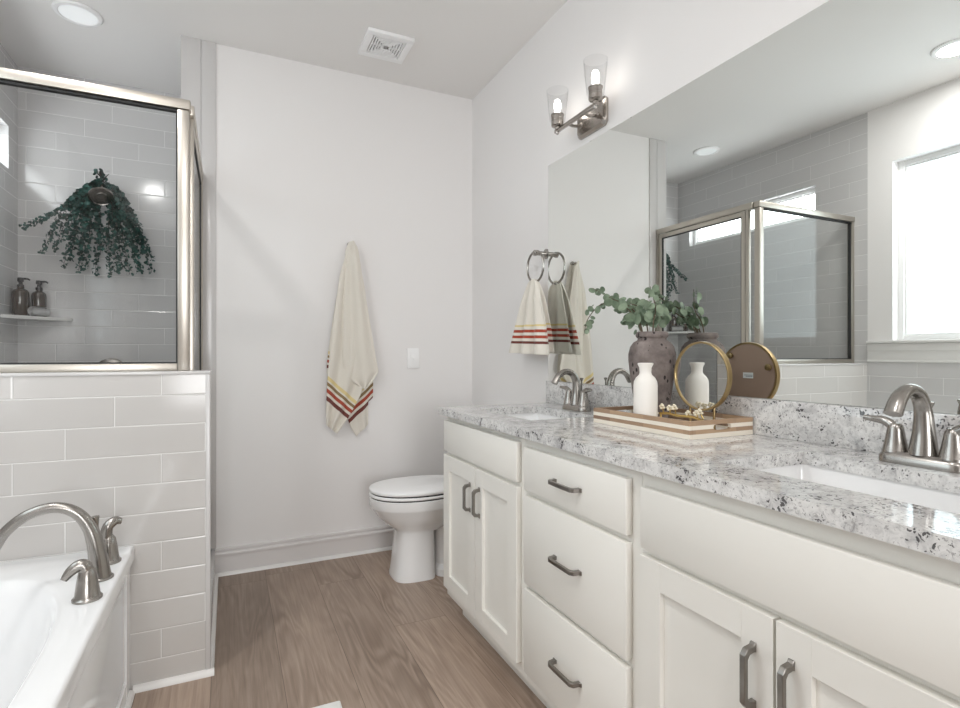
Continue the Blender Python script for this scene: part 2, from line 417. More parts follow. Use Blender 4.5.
# baseboards and quarter rounds
def baseboard(name, path, m='base'):
    prof = [(0, 0), (0.013, 0), (0.013, 0.098), (0.020, 0.101), (0.020, 0.110), (0.016, 0.115), (0.009, 0.117), (0.009, 0.124), (0.015, 0.127), (0.014, 0.136), (0, 0.138)]
    (x0, y0), (x1, y1), (nx, ny) = path
    bm = BM(); rings(bm, [[(x0+nx*d, y0+ny*d, z) for d, z in prof], [(x1+nx*d, y1+ny*d, z) for d, z in prof]])
    return struct(name, bm, m)
baseboard('baseboard_back', ((KX, B), (R, B), (0, -1)))
baseboard('baseboard_right', ((R, B), (R, 2.19), (-1, 0)))
def quarter(name, p0, p1, nrm, r=0.019):
    pr = [(0, 0), (r, 0)] + [(r*math.cos(a*PI/12), r*math.sin(a*PI/12)) for a in range(1, 6)] + [(0, r)]
    bm = BM(); rings(bm, [[(p[0]+nrm[0]*d, p[1]+nrm[1]*d, z) for d, z in pr] for p in (p0, p1)])
    return struct(name, bm, 'trim')
quarter('trim_6', (KX, B-0.016), (R, B-0.016), (0, -1), 0.016)
quarter('trim_7', (-0.292, KY0), (KX+0.016, KY0), (0, -1))
quarter('trim_8', (KX, KY0-0.01), (KX, B-0.016), (1, 0), 0.015)

# windows
def window(name, y0, y1, z0, z1, fw, deep, pm='pane'):
    x1 = L-deep; bm = BM()
    for a in ((y0, y0+fw, z0, z1), (y1-fw, y1, z0, z1), (y0+fw, y1-fw, z0, z0+fw), (y0+fw, y1-fw, z1-fw, z1)): box(bm, x1-0.05, x1, *a, 0.002)
    w = struct(name, bm, 'plastic')
    g = BM(); i = fw*0.55
    for a in ((y0+i, y0+fw+0.012, z0+i, z1-i), (y1-fw-0.012, y1-i, z0+i, z1-i), (y0+fw+0.012, y1-fw-0.012, z0+i, z0+fw+0.012), (y0+fw+0.012, y1-fw-0.012, z1-fw-0.012, z1-i)): box(g, x1-0.04, x1-0.012, *a, 0.002)
    obj('sash', g, 'plastic', w)
    g = BM(); box(g, x1-0.034, x1-0.028, y0+fw, y1-fw, z0+fw, z1-fw); obj('pane', g, pm, w)
    return w
w1 = window('window_1', WY0, WY1, WZ0, WZ1, 0.032, 0.06)
b = BM(); box(b, L-0.07, L+0.03, 0.62, KY0-0.005, 1.208, 1.226, 0.005); struct('trim_9', b, 'trim')
b = BM(); box(b, L, L+0.014, 0.64, KY0-0.005, 1.092, 1.208, 0.003); box(b, L, L+0.020, 0.64, KY0-0.005, 1.158, 1.208, 0.006); box(b, L, L+0.017, 0.64, KY0-0.005, 1.088, 1.102, 0.004)
struct('trim_10', b, 'trim')
w2 = window('window_2', TY0, TY1, TZ0, TZ1, 0.028, 0.05, 'sky_pane')

# ------------------------------------------------------------------ vanity cabinets
XF, XD, ZT = 0.858, 0.838, 0.879
def slab(y0, y1, z0, z1, bev=0.003):
    bm = BM(); box(bm, XD, XF, y0, y1, z0, z1, bev); return bm
def shaker(y0, y1, z0, z1, rail=0.062):
    bm = BM()
    for a in ((y0, y0+rail, z0, z1), (y1-rail, y1, z0, z1), (y0+rail, y1-rail, z0, z0+rail), (y0+rail, y1-rail, z1-rail, z1)): box(bm, XD, XF, *a, 0.0007, 1)
    box(bm, XD+0.011, XF-0.002, y0+rail-0.005, y1-rail+0.005, z0+rail-0.005, z1-rail+0.005)
    return bm
def pull(parent, y, z, length, vert):
    """arched square-section bar pull on a front facing -x"""
    bm = BM(); h = length/2; s = 0.0055
    T = (lambda o, a, w: (XD-o, y+w, z+a)) if vert else (lambda o, a, w: (XD-o, y+a, z+w))
    outer = [(0, -h), (0, -h+0.013), (0.018, -h+0.016), (0.023, -h+0.022), (0.023, h-0.022), (0.018, h-0.016), (0, h-0.013), (0, h)]
    poly_out = [(0.0, -h-0.003), (0.003, -h-0.003), (0.006, -h+0.002), (0.022, -h+0.004), (0.030, -h+0.014), (0.030, h-0.014), (0.022, h-0.004), (0.006, h-0.002), (0.003, h+0.003), (0.0, h+0.003)]
    poly_in = [(0.0, h-0.014), (0.004, h-0.013), (0.016, h-0.015), (0.021, h-0.022), (0.021, -h+0.022), (0.016, -h+0.015), (0.004, -h+0.013), (0.0, -h+0.014)]
    n = len(poly_out)
    # two strips (outer and inner outline) swept across the width
    pairs = list(zip(poly_out, [(0, -h+0.014), (0.004, -h+0.013), (0.006, -h+0.0128), (0.016, -h+0.015), (0.021, -h+0.022), (0.021, h-0.022), (0.016, h-0.015), (0.006, h-0.0128), (0.004, h-0.013), (0, h-0.014)]))
    rs = []
    for (o1, a1), (o2, a2) in pairs:
        rs.append([T(o1, a1, -s), T(o1, a1, s), T(o2, a2, s), T(o2, a2, -s)])
    rings(bm, rs)
    bmesh.ops.bevel(bm, geom=bm.edges[:], offset=0.0008, segments=1, affect='EDGES')
    o = obj('handle', bm, 'pull', parent, 30); return o
def carcass(root, y0, y1, openend=None):
    bm = BM()
    # face frame with openings is closed by the fronts; sides, floor, back, toe kick
    box(bm, XF, XF+0.018, y0, y1, 0.105, ZT); box(bm, XF+0.018, R-0.004, y0, y0+0.014, 0.105, ZT); box(bm, XF+0.018, R-0.004, y1-0.014, y1, 0.105, ZT)
    box(bm, XF+0.018, R-0.004, y0+0.014, y1-0.014, 0.105, 0.12)
    o = obj('body', bm, 'cabinet', root)
    bm = BM(); box(bm, 0.93, 0.945, y0, y1, 0, 0.105); box(bm, 0.945, R-0.02, y1-0.014, y1, 0, 0.105); box(bm, 0.945, R-0.02, y0, y0+0.014, 0, 0.105); obj('toe_kick', bm, 'cabinet', root)
def cab(label, y0, y1, loc, group=None):
    r = thing('vanity_cabinet', label, 'cabinet', ((XF+R)/2, (y0+y1)/2, 0), world=True); carcass(r, y0, y1); return r
c1 = cab('white two-door sink cabinet at the toilet end of the vanity', 1.4915, 2.172, None)
obj('false_front', slab(1.521, 2.167, 0.727, 0.857), 'cabinet', c1)
d = obj('door', shaker(1.846, 2.167, 0.145, 0.712), 'cabinet', c1); pull(d, 1.885, 0.592, 0.108, True)
d = obj('door', shaker(1.521, 1.840, 0.145, 0.712), 'cabinet', c1); pull(d, 1.800, 0.592, 0.108, True)
c2 = cab('white three-drawer cabinet between the two sink cabinets', 0.9615, 1.4905, None)
for z0, z1, hz in ((0.716, 0.849, 0.780), (0.424, 0.699, 0.563), (0.145, 0.407, 0.270)):
    d = obj('drawer', slab(0.993, 1.474, z0, z1), 'cabinet', c2); pull(d, 1.233, hz+0.002, 0.130, False)
c3 = cab('white two-door sink cabinet nearest the camera at the right edge of the photo', 0.272, 0.9605, None)
obj('false_front', slab(0.288, 0.946, 0.705, 0.842), 'cabinet', c3)
d = obj('door', shaker(0.620, 0.946, 0.145, 0.690), 'cabinet', c3); pull(d, 0.656, 0.575, 0.112, True)
d = obj('door', shaker(0.288, 0.614, 0.145, 0.690), 'cabinet', c3); pull(d, 0.585, 0.580, 0.112, True)

# ------------------------------------------------------------------ countertop, sinks
ZC, XC, CY0, CY1 = 0.909, 0.826, 0.25, 2.195
S1, S2 = 1.842, 0.620
SX0, SX1, SH = 0.955, 1.235, 0.215
def rrect(cx, cy, hx, hy, r, n=6):
    out = []
    for sx, sy, a0 in ((1, 1, 0), (-1, 1, 90), (-1, -1, 180), (1, -1, 270)):
        for i in range(n+1):
            a = math.radians(a0+90*i/n); out.append((cx+sx*(hx-r)+r*math.cos(a), cy+sy*(hy-r)+r*math.sin(a)))
    return out
ct = thing('countertop', 'white speckled granite vanity countertop with two sink cut-outs', 'countertop', ((XC+R)/2, 1.22, ZT), world=True)
bm = BM()
xs = [XC, SX0, SX1, R-0.001]
ys = [CY0, S2-SH, S2+SH, S1-SH, S1+SH, CY1]
t = bmesh.new(); grid = {}
def gv(x, y, z):
    key = (round(x, 5), round(y, 5), round(z, 5))
    if key not in grid: grid[key] = t.verts.new((x, y, z))
    return grid[key]
solid = [[not (i == 1 and j in (1, 3)) for j in range(5)] for i in range(3)]
for i in range(3):
    for j in range(5):
        if not solid[i][j]: continue
        q = [(xs[i], ys[j]), (xs[i+1], ys[j]), (xs[i+1], ys[j+1]), (xs[i], ys[j+1])]
        t.faces.new([gv(x, y, ZC) for x, y in q]); t.faces.new([gv(x, y, ZT) for x, y in q][::-1])
        for a, bb, di, dj in ((q[0], q[1], 0, -1), (q[1], q[2], 1, 0), (q[2], q[3], 0, 1), (q[3], q[0], -1, 0)):
            ii, jj = i+di, j+dj
            if not (0 <= ii < 3 and 0 <= jj < 5) or not solid[ii][jj]:
                t.faces.new([gv(*a, ZT), gv(*bb, ZT), gv(*bb, ZC), gv(*a, ZC)])
sel = [e for e in t.edges if len(e.link_faces) == 2 and e.calc_face_angle(0) > 0.5]
bmesh.ops.recalc_face_normals(t, faces=t.faces[:])
bmesh.ops.bevel(t, geom=sel, offset=0.004, segments=2, affect='EDGES')
merge(bm, t); obj('slab', bm, 'granite', ct)
b = BM(); box(b, 1.370, R-0.001, CY0, CY1, ZC, 1.012, 0.002); obj('backsplash', b, 'granite', ct)
def sink(label, cy):
    s = thing('undermount_sink', label, 'sink', ((SX0+SX1)/2, cy, 0.74), world=True)
    bm = BM(); cx = (SX0+SX1)/2; hx, hy = (SX1-SX0)/2+0.004, SH+0.004
    rs = []
    for z, k, r in ((0.8785, 0.022, 0.03), (0.8785, 0, 0.022), (0.870, 0.0, 0.022), (0.80, -0.010, 0.035), (0.765, -0.022, 0.05), (0.750, -0.045, 0.06), (0.745, -0.09, 0.045)):
        rs.append([(x, y, z) for x, y in rrect(cx, cy, hx+k, hy+k, r)])
    # outside shell
    out = [[(x, y, z) for x, y in rrect(cx, cy, hx+k, hy+k, 0.03)] for z, k in ((0.735, -0.05), (0.75, -0.012), (0.866, 0.012), (0.866, 0.022))]
    rings(bm, out + rs, True, True, True)
    obj('basin', bm, 'porcelain', s)
    bm = BM(); lathe(bm, [(0.024, 0.745), (0.024, 0.748), (0.019, 0.7495), (0.017, 0.747), (0.002, 0.748)], cx, cy, 24); obj('drain', bm, 'nickel', s)
sink('white undermount sink at the toilet end of the countertop', S1)
sink('white undermount sink in front, beside the right edge of the photo', S2)

# ------------------------------------------------------------------ vanity faucets
def vanity_faucet(label, cy):
    f = thing('vanity_faucet', label, 'faucet', (1.297, cy, ZC+0.0004), PI)
    bm = BM(); rs = []
    for z, k in ((0, 0), (0.012, 0), (0.020, -0.004), (0.025, -0.009)):
        rs.append([(x, y, z) for x, y in rrect(0, 0, 0.028+k, 0.080+k, 0.027+k*0.6, 10)])
    rings(bm, rs); obj('base_plate', bm, 'nickel', f)
    bm = BM()
    tube(bm, [(0, 0, 0.022), (-0.002, 0, 0.07), (0.002, 0, 0.118), (0.022, 0, 0.150), (0.055, 0, 0.158), (0.086, 0, 0.143), (0.108, 0, 0.112)],
         [0.026, 0.0195, 0.0155, 0.0135, 0.012, 0.0115, 0.0115], 20, [1, 1, 1, 1.08, 1.25, 1.4, 1.5], up=(1, 0, 0), k=8)
    obj('spout', bm, 'nickel', f)
    for s in (-1, 1):
        bm = BM()
        lathe(bm, [(0.0245, 0.020), (0.0245, 0.024), (0.0235, 0.026), (0.018, 0.052), (0.0150, 0.070), (0.0135, 0.078), (0.009, 0.083), (0.001, 0.0845)], 0, s*0.051, 28)
        tube(bm, [(0, s*0.048, 0.060), (0.0, s*0.056, 0.076), (0.002, s*0.072, 0.086), (0.004, s*0.095, 0.088), (0.006, s*0.112, 0.0895)],
             [0.010, 0.0115, 0.0085, 0.0048, 0.0028], 14, [1, 1, 1.1, 1.4, 1.8], up=(1, 0, 0.2))
        obj('lever_handle', bm, 'nickel', f)
    bm = BM(); lathe(bm, [(0.003, 0.02), (0.003, 0.115), (0.0035, 0.118), (0.0075, 0.128), (0.0075, 0.131), (0.001, 0.132)], -0.026, 0, 14); obj('lift_rod', bm, 'nickel', f)
vanity_faucet('brushed nickel two-handle faucet behind the far sink, by the tray', S1)
vanity_faucet('brushed nickel two-handle faucet behind the near sink, at the right edge of the photo', S2)

# ------------------------------------------------------------------ wall mirror
wm = thing('wall_mirror', 'large frameless mirror on the wall above the vanity', 'mirror', (R, 1.22, 1.0125), world=True)
b = BM(); box(b, R-0.0055, R-0.0005, 0.245, 2.197, 1.0125, 2.04, 0.001, 1); obj('mirror_glass', b, 'mirror', wm)

# ------------------------------------------------------------------ vanity light
def vanity_light(y0, label):
    z0 = 2.128
    t = thing('vanity_light', label, 'wall light', (R, y0, z0), world=True)
    bm = BM(); Mx = Matrix.Translation((R-0.001, y0, z0)) @ Matrix.Rotation(-PI/2, 4, 'Y')
    def octo(hx, hy, c): return [(-hx+c, -hy), (hx-c, -hy), (hx, -hy+c), (hx, hy-c), (hx-c, hy), (-hx+c, hy), (-hx, hy-c), (-hx, -hy+c)]
    rs = [[(x, y, z) for x, y in octo(hx, hy, c)] for hx, hy, c, z in ((0.060, 0.098, 0.014, 0), (0.060, 0.098, 0.014, 0.010), (0.050, 0.088, 0.012, 0.020), (0.046, 0.084, 0.012, 0.020))]
    t2 = bmesh.new(); rings(t2, rs); merge(bm, t2, Mx); obj('back_plate', bm, 'fixture', t, 20)
    xb, zb = R-0.092, 2.112
    bm = BM(); box(bm, xb-0.007, xb+0.007, y0-0.150, y0+0.150, zb-0.008, zb+0.008, 0.002); obj('bar', bm, 'fixture', t)
    for s in (-1, 1):
        bm = BM(); tube(bm, [(R-0.02, y0+s*0.055, z0-0.012), (R-0.06, y0+s*0.055, z0-0.020), (xb, y0+s*0.055, zb)], 0.0065, 12); lathe(bm, [(0.012, 0), (0.012, 0.006), (0.006, 0.009)], mtx=rot_to((-1, 0, 0), (R-0.02, y0+s*0.055, z0-0.012))); obj('arm', bm, 'fixture', t)
    for s in (-1, 1):
        yc = y0+s*0.134
        bm = BM(); lathe(bm, [(0.005, zb-0.016), (0.007, zb-0.013), (0.008, zb), (0.012, zb+0.004), (0.012, zb+0.014), (0.024, zb+0.018), (0.027, zb+0.022), (0.027, zb+0.062), (0.029, zb+0.064), (0.029, zb+0.069), (0.022, zb+0.069)], xb, yc, 32); obj('socket', bm, 'fixture', t)
        bm = BM()
        lathe(bm, [(0.0335, zb+0.040), (0.036, zb+0.060), (0.046, zb+0.155), (0.0475, zb+0.175), (0.0455, zb+0.175), (0.044, zb+0.155), (0.034, zb+0.060), (0.0315, zb+0.040)], xb, yc, 40, False, False)
        obj('glass_shade', bm, 'shade_glass', t)
        bm = BM(); lathe(bm, [(0.010, zb+0.066), (0.012, zb+0.085), (0.015, zb+0.10), (0.015, zb+0.118), (0.010, zb+0.132), (0.002, zb+0.137)], xb, yc, 24); obj('bulb', bm, 'bulb', t)
vanity_light(1.85, 'nickel two-light wall sconce with clear glass shades above the mirror')
vanity_light(0.62, 'nickel two-light wall sconce added above the near sink for its light, unseen')  # unseen second sconce, added to brighten the right wall

# ------------------------------------------------------------------ ceiling
def can_light(label, x, y, lit):
    t = thing('ceiling_light', label, 'ceiling light', (x, y, H-0.012), world=True)
    bm = BM(); lathe(bm, [(0.098, H-0.0005), (0.098, H-0.004), (0.092, H-0.010), (0.078, H-0.012), (0.074, H-0.008), (0.074, H-0.0005)], x, y, 48, False, False); obj('trim_ring', bm, 'plastic', t)
    bm = BM(); lathe(bm, [(0.0755, H-0.001), (0.0755, H-0.0085), (0.05, H-0.0100), (0.002, H-0.0105)], x, y, 48); obj('lens', bm, 'lens', t)
    if lit: area('ceiling_light_glow', (x, y, H-0.014), (0, 0, 0), 0.14, 0.14, CAN, (1, 0.985, 0.97), 'DISK')
can_light('round white recessed ceiling light over the shower', -0.64, 3.09, None)
can_light('round white recessed ceiling light over the bathtub, seen only in the mirror', -0.66, 1.50, True)
can_light('round white recessed ceiling light added above the vanity as fill, unseen', -0.10, 0.40, True)  # added lamp out of view, brightens the counter and right wall
can_light('round white recessed ceiling light added behind the camera as fill, unseen', 0.0, -1.0, True)  # another added lamp, never in view, lifts the overall light

def fan_grille():
    x0, y0, hs = 0.738, 2.732, 0.118
    t = thing('exhaust_fan_grille', 'square white slotted fan grille on the ceiling', 'vent', (x0, y0, H-0.02), world=True)
    bm = BM()
    for a in ((-hs, hs, -hs, -hs+0.034), (-hs, hs, hs-0.034, hs), (-hs, -hs+0.034, -hs+0.034, hs-0.034), (hs-0.034, hs, -hs+0.034, hs-0.034)):
        box(bm, x0+a[0], x0+a[1], y0+a[2], y0+a[3], H-0.018, H-0.0005, 0.002)
    obj('frame', bm, 'plastic', t)
    bm = BM(); box(bm, x0-0.085, x0+0.085, y0-0.085, y0+0.085, H-0.004, H-0.001); obj('backing', bm, 'dark', t)
    bm = BM(); k = 0.080
    while k > 0.012:
        w = 0.0075
        for a in ((-k, k, -k, -k+w), (-k, k, k-w, k), (-k, -k+w, -k+w, k-w), (k-w, k, -k+w, k-w)): box(bm, x0+a[0], x0+a[1], y0+a[2], y0+a[3], H-0.016, H-0.006)
        k -= 0.0135
    box(bm, x0-0.016, x0+0.016, y0-0.016, y0+0.016, H-0.016, H-0.006); box(bm, x0-0.003, x0+0.003, y0-0.085, y0+0.085, H-0.014, H-0.005); box(bm, x0-0.085, x0+0.085, y0-0.003, y0+0.003, H-0.014, H-0.005)
    obj('louvre', bm, 'plastic', t)
fan_grille()

# ------------------------------------------------------------------ switch
t = thing('light_switch', 'white switch plate on the back wall right of the bath towel', 'switch', (1.0, B, 1.058), world=True)
b = BM(); box(b, 0.963, 1.037, B-0.008, B-0.0005, 1.056, 1.176, 0.002); obj('plate', b, 'plastic', t)
b = BM(); box(b, 0.983, 1.017, B-0.011, B-0.004, 1.083, 1.149, 0.0015); obj('rocker', b, 'plastic', t)
b = BM(); box(b, 0.994, 1.006, B-0.016, B-0.008, 1.106, 1.118, 0.002); obj('button', b, 'plastic', t)

# ------------------------------------------------------------------ toilet
def egg(xc, yc, af, ab, hw, z, n=48, e=2.0):
    out = []
    for i in range(n):
        a = 2*PI*i/n; c, s = math.cos(a), math.sin(a)
        c2 = math.copysign(abs(c)**(2/e), c); s2 = math.copysign(abs(s)**(2/e), s)
        out.append((xc+(ab if c > 0 else af)*c2, yc+hw*s2, z))
    return out
def toilet():
    yc = 2.69; t = thing('toilet', 'white toilet with closed lid between the vanity and the back wall', 'toilet', (0.98, yc, 0), world=True)
    bm = BM()
    rings(bm, [egg(0.90, yc, a, c, w, z, e=e) for a, c, w, z, e in (
        (0.146, 0.07, 0.118, 0, 3.4), (0.146, 0.07, 0.118, 0.014, 3.4), (0.141, 0.07, 0.113, 0.03, 3.4), (0.128, 0.07, 0.105, 0.14, 3.4), (0.122, 0.07, 0.100, 0.235, 3),
        (0.135, 0.16, 0.105, 0.252, 2.5), (0.180, 0.24, 0.138, 0.285, 2.2), (0.222, 0.28, 0.163, 0.325, 2.1), (0.243, 0.29, 0.178, 0.358, 2.1), (0.250, 0.30, 0.183, 0.366, 2.1),
        (0.254, 0.30, 0.185, 0.372, 2.1), (0.254, 0.30, 0.185, 0.412, 2.1), (0.249, 0.295, 0.180, 0.416, 2.1))])
    obj('bowl', bm, 'porcelain', t, 40)
    bm = BM(); rings(bm, [[(x, y, z) for x, y in rrect(1.125, yc, 0.155+k, w, 0.045)] for z, w, k in ((0, 0.115, 0), (0.035, 0.113, 0), (0.05, 0.075, -0.01), (0.22, 0.070, -0.01), (0.30, 0.12, 0.01), (0.40, 0.14, 0.02))]); obj('trapway', bm, 'porcelain', t)
    def plate(name, z0, z1, g):
        bm = BM(); rings(bm, [egg(0.90, yc, 0.256-g-k, 0.25, 0.187-g-k, z, e=2.15) for z, k in ((z0, 0.006), (z0+0.003, 0.001), ((z0+z1)/2, 0), (z1-0.004, 0.002), (z1, 0.009))]); return obj(name, bm, 'plastic', t, 60)
    plate('seat', 0.4215, 0.4375, 0)
    bm = BM(); rings(bm, [egg(0.90, yc, 0.256-k, 0.25, 0.187-k, z, e=2.15) for z, k in ((0.4435, 0.005), (0.4460, 0.001), (0.455, 0), (0.462, 0.004), (0.468, 0.03), (0.471, 0.09))]); obj('lid', bm, 'plastic', t, 60)
    bm = BM(); rings(bm, [egg(0.903, yc, 0.250, 0.24, 0.180, z, e=2.15) for z in (0.414, 0.4455)]); obj('gap_shadow_line', bm, 'gasket_shade', t)  # dark core stands in for the shade between bowl, seat and lid
    bm = BM(); box(bm, 1.185, 1.375, yc-0.215, yc+0.215, 0.40, 0.745, 0.02, 4); obj('tank', bm, 'porcelain', t)
    bm = BM(); box(bm, 1.175, 1.380, yc-0.225, yc+0.225, 0.745, 0.785, 0.010, 3); obj('tank_lid', bm, 'porcelain', t)
    bm = BM(); tube(bm, [(1.19, yc+0.15, 0.69), (1.170, yc+0.15, 0.69), (1.164, yc+0.13, 0.69), (1.164, yc+0.09, 0.683)], [0.009, 0.007, 0.006, 0.007], 12); obj('flush_lever', bm, 'nickel', t)
toilet()

# ------------------------------------------------------------------ bathtub
def bathtub():
    x0, x1, y0, y1, zt = L+0.001, -0.288, 0.46, KY0-0.001, 0.495
    t = thing('bathtub', 'white panelled bathtub under the frosted window', 'bathtub', ((x0+x1)/2, (y0+y1)/2, 0), world=True)
    cx, cy = -0.690, 1.30; ax, ay = 0.320, 0.665; n = 128
    def sup(kx, z, e=3.0, ox=0, oy=0):
        out = []
        for i in range(n):
            a = 2*PI*i/n; c, s = math.cos(a), math.sin(a)
            out.append((cx+ox+math.copysign(abs(c)**(2/e), c)*(ax-kx), cy+oy+math.copysign(abs(s)**(2/e), s)*(ay-kx*1.25), z))
        return out
    def rect(z, k=0, r=0.012):
        # rectangle points at matching parameters
        out = []
        for i in range(n):
            a = 2*PI*i/n; c, s = math.cos(a), math.sin(a); m = max(abs(c), abs(s)); u, v = c/m, s/m
            X = (x0+x1)/2+u*((x1-x0)/2-k); Y = (y0+y1)/2+v*((y1-y0)/2-k); out.append((X, Y, z))
        return out
    bm = BM()
    rings(bm, [rect(zt-0.045, 0.012), rect(zt-0.045, 0), rect(zt-0.010, 0), rect(zt-0.003, 0.003), rect(zt, 0.010), sup(-0.012, zt-0.001), sup(-0.003, zt-0.004), sup(0.004, zt-0.013), sup(0.012, zt-0.04), sup(0.05, zt-0.22), sup(0.07, zt-0.30), sup(0.11, zt-0.345), sup(0.17, zt-0.36)], True, False, True)
    obj('shell', bm, 'acrylic', t, 50)
    bm = BM(); ya, yb = y0+0.01, y1
    za, zb = 0.0, zt-0.045; xs0 = x1-0.012
    # skirt with one sunk panel
    fr = 0.075
    for a in ((ya, ya+fr, za, zb), (yb-fr, yb, za, zb), (ya+fr, yb-fr, za, za+0.07), (ya+fr, yb-fr, zb-0.035, zb)): box(bm, xs0-0.03, xs0, *a, 0.003, 1)
    box(bm, xs0-0.03, xs0-0.012, ya+fr-0.002, yb-fr+0.002, za+0.065, zb-0.03)
    box(bm, xs0-0.013, xs0-0.004, ya+fr+0.012, yb-fr-0.012, za+0.08, zb-0.045, 0.007, 2)
    obj('skirt', bm, 'acrylic', t)
    bm = BM(); box(bm, x0, xs0-0.03, ya, ya+0.02, za, zb); obj('end_panel', bm, 'acrylic', t)
    bm = BM(); lathe(bm, [(0.03, zt-0.361), (0.03, zt-0.357), (0.022, zt-0.355), (0.001, zt-0.356)], cx+0.02, cy+0.32, 24); obj('drain', bm, 'nickel', t)
bathtub()
quarter('trim_11', (-0.300, KY0-0.02), (-0.300, 0.46), (1, 0), 0.016)

def tub_faucet():
    z = 0.4954
    t = thing('tub_faucet', 'brushed nickel high-arc faucet with two lever handles on the bathtub rim', 'faucet', (-0.335, 1.866, z), world=True)
    bm = BM()
    lathe(bm, [(0.034, z), (0.034, z+0.004), (0.030, z+0.007)], -0.335, 1.866, 32)
    tube(bm, [(-0.335, 1.866, z+0.003), (-0.342, 1.866, z+0.075), (-0.358, 1.866, z+0.145), (-0.392, 1.864, z+0.197), (-0.442, 1.862, z+0.217), (-0.498, 1.858, z+0.204), (-0.545, 1.855, z+0.165), (-0.572, 1.853, z+0.118)],
         [0.0285, 0.0225, 0.0180, 0.0155, 0.014, 0.013, 0.0125, 0.0125], 20, [1, 1, 1, 1.0, 1.05, 1.1, 1.15, 1.2], up=(0, 1, 0)); obj('spout', bm, 'nickel', t)
    bm = BM(); tube(bm, [(-0.322, 1.884, z+0.01), (-0.338, 1.886, z+0.10), (-0.348, 1.888, z+0.150)], [0.005, 0.005, 0.005], 10)
    lathe(bm, [(0.006, 0), (0.007, 0.008), (0.0115, 0.028), (0.0115, 0.032), (0.001, 0.034)], mtx=rot_to((-0.12, 0.02, 1), (-0.348, 1.888, z+0.142)), n=18); obj('lift_knob', bm, 'nickel', t)
    for (x, y, dx, dy, hook) in ((-0.337, 1.723, -0.85, -0.25, 0), (-0.337, 1.999, 0.9, 0.35, 1)):
        bm = BM()
        lathe(bm, [(0.034, z), (0.034, z+0.005), (0.031, z+0.008), (0.0285, z+0.012), (0.0235, z+0.050), (0.0190, z+0.074), (0.012, z+0.084), (0.001, z+0.087)], x, y, 32)
        if hook: pts = [(x-0.3*dx*0.02, y-0.3*dy*0.02, z+0.05), (x-dx*0.006, y, z+0.088), (x, y, z+0.112), (x+dx*0.018, y+dy*0.018, z+0.124), (x+dx*0.036, y+dy*0.036, z+0.120)]
        else: pts = [(x, y, z+0.06), (x+dx*0.006, y+dy*0.006, z+0.086), (x+dx*0.020, y+dy*0.020, z+0.092), (x+dx*0.040, y+dy*0.040, z+0.080), (x+dx*0.056, y+dy*0.056, z+0.062)]
        tube(bm, pts, [0.0165, 0.0165, 0.014, 0.010, 0.005], 14, [1, 1, 1.1, 1.4, 1.8], up=(0, 0, 1)); obj('lever_handle', bm, 'nickel', t)
tub_faucet()

# ------------------------------------------------------------------ shower enclosure
PY, PX, ZH = 2.248, -0.128, 2.066
t = thing('shower_glass_panel', 'fixed glass panel in a champagne metal frame on the half wall', 'shower screen', ((L+PX)/2, PY, 1.079), world=True)
b = BM(); box(b, L, PX+0.002, PY-0.022, PY+0.022, ZH-0.036, ZH, 0.004); obj('header', b, 'frame', t)
b = BM(); box(b, L, L+0.024, PY-0.018, PY+0.018, 1.079, ZH-0.038, 0.003); obj('wall_jamb', b, 'frame', t)
b = BM(); box(b, PX-0.040, PX-0.002, PY-0.019, PY+0.019, 1.079, ZH-0.038, 0.004); obj('corner_post', b, 'frame', t)
b = BM(); box(b, L+0.024, PX-0.040, PY-0.018, PY+0.018, 1.079, 1.106, 0.003); obj('bottom_rail', b, 'frame', t)
b = BM()
gx0, gx1, gz0, gz1 = L+0.024, PX-0.040, 1.106, ZH-0.038
for a in ((gx0, gx0+0.005, gz0, gz1), (gx1-0.005, gx1, gz0, gz1), (gx0+0.005, gx1-0.005, gz0, gz0+0.005), (gx0+0.005, gx1-0.005, gz1-0.007, gz1)): box(b, a[0], a[1], PY-0.010, PY+0.010, a[2], a[3])
obj('gasket', b, 'gasket_shade', t)
b = BM(); box(b, gx0+0.001, gx1-0.001, PY-0.003, PY+0.003, gz0+0.001, gz1-0.001); obj('glass_pane', b, 'glass', t)
# door between the half wall and the tiled return
DY0, DY1 = PY+0.024, B-0.010
t = thing('shower_door', 'framed glass shower door facing the vanity', 'shower door', (PX, (DY0+DY1)/2, 0.14), world=True)
b = BM(); box(b, PX-0.018, PX+0.012, PY+0.024, DY1, ZH-0.038, ZH, 0.004); obj('header', b, 'frame', t)
b = BM(); box(b, PX-0.016, PX+0.010, DY1-0.020, DY1, 0.141, ZH-0.038, 0.003); obj('wall_jamb', b, 'frame', t)
b = BM(); box(b, PX-0.016, PX+0.010, KY1+0.004, KY1+0.024, 0.141, ZH-0.038, 0.003); obj('strike_jamb', b, 'frame', t)
b = BM(); box(b, PX-0.016, PX+0.010, KY1+0.024, DY1-0.020, 0.141, 0.155, 0.003); obj('threshold', b, 'frame', t)
b = BM(); e0, e1, f0, f1 = KY1+0.028, DY1-0.024, 0.162, ZH-0.044
for a in ((e0, e0+0.028, f0, f1), (e1-0.028, e1, f0, f1), (e0+0.028, e1-0.028, f0, f0+0.028), (e0+0.028, e1-0.028, f1-0.028, f1)): box(b, PX-0.012, PX+0.008, *a, 0.002)
lf = obj('door_leaf', b, 'frame', t)
b = BM(); box(b, PX-0.005, PX+0.001, e0+0.026, e1-0.026, f0+0.026, f1-0.026); obj('glass_pane', b, 'glass', lf)
b = BM()
for a in ((e0+0.028, e0+0.033, f0+0.028, f1-0.028), (e1-0.033, e1-0.028, f0+0.028, f1-0.028), (e0+0.033, e1-0.033, f1-0.034, f1-0.028)): box(b, PX-0.009, PX+0.005, *a)
obj('gasket', b, 'gasket_shade', lf)
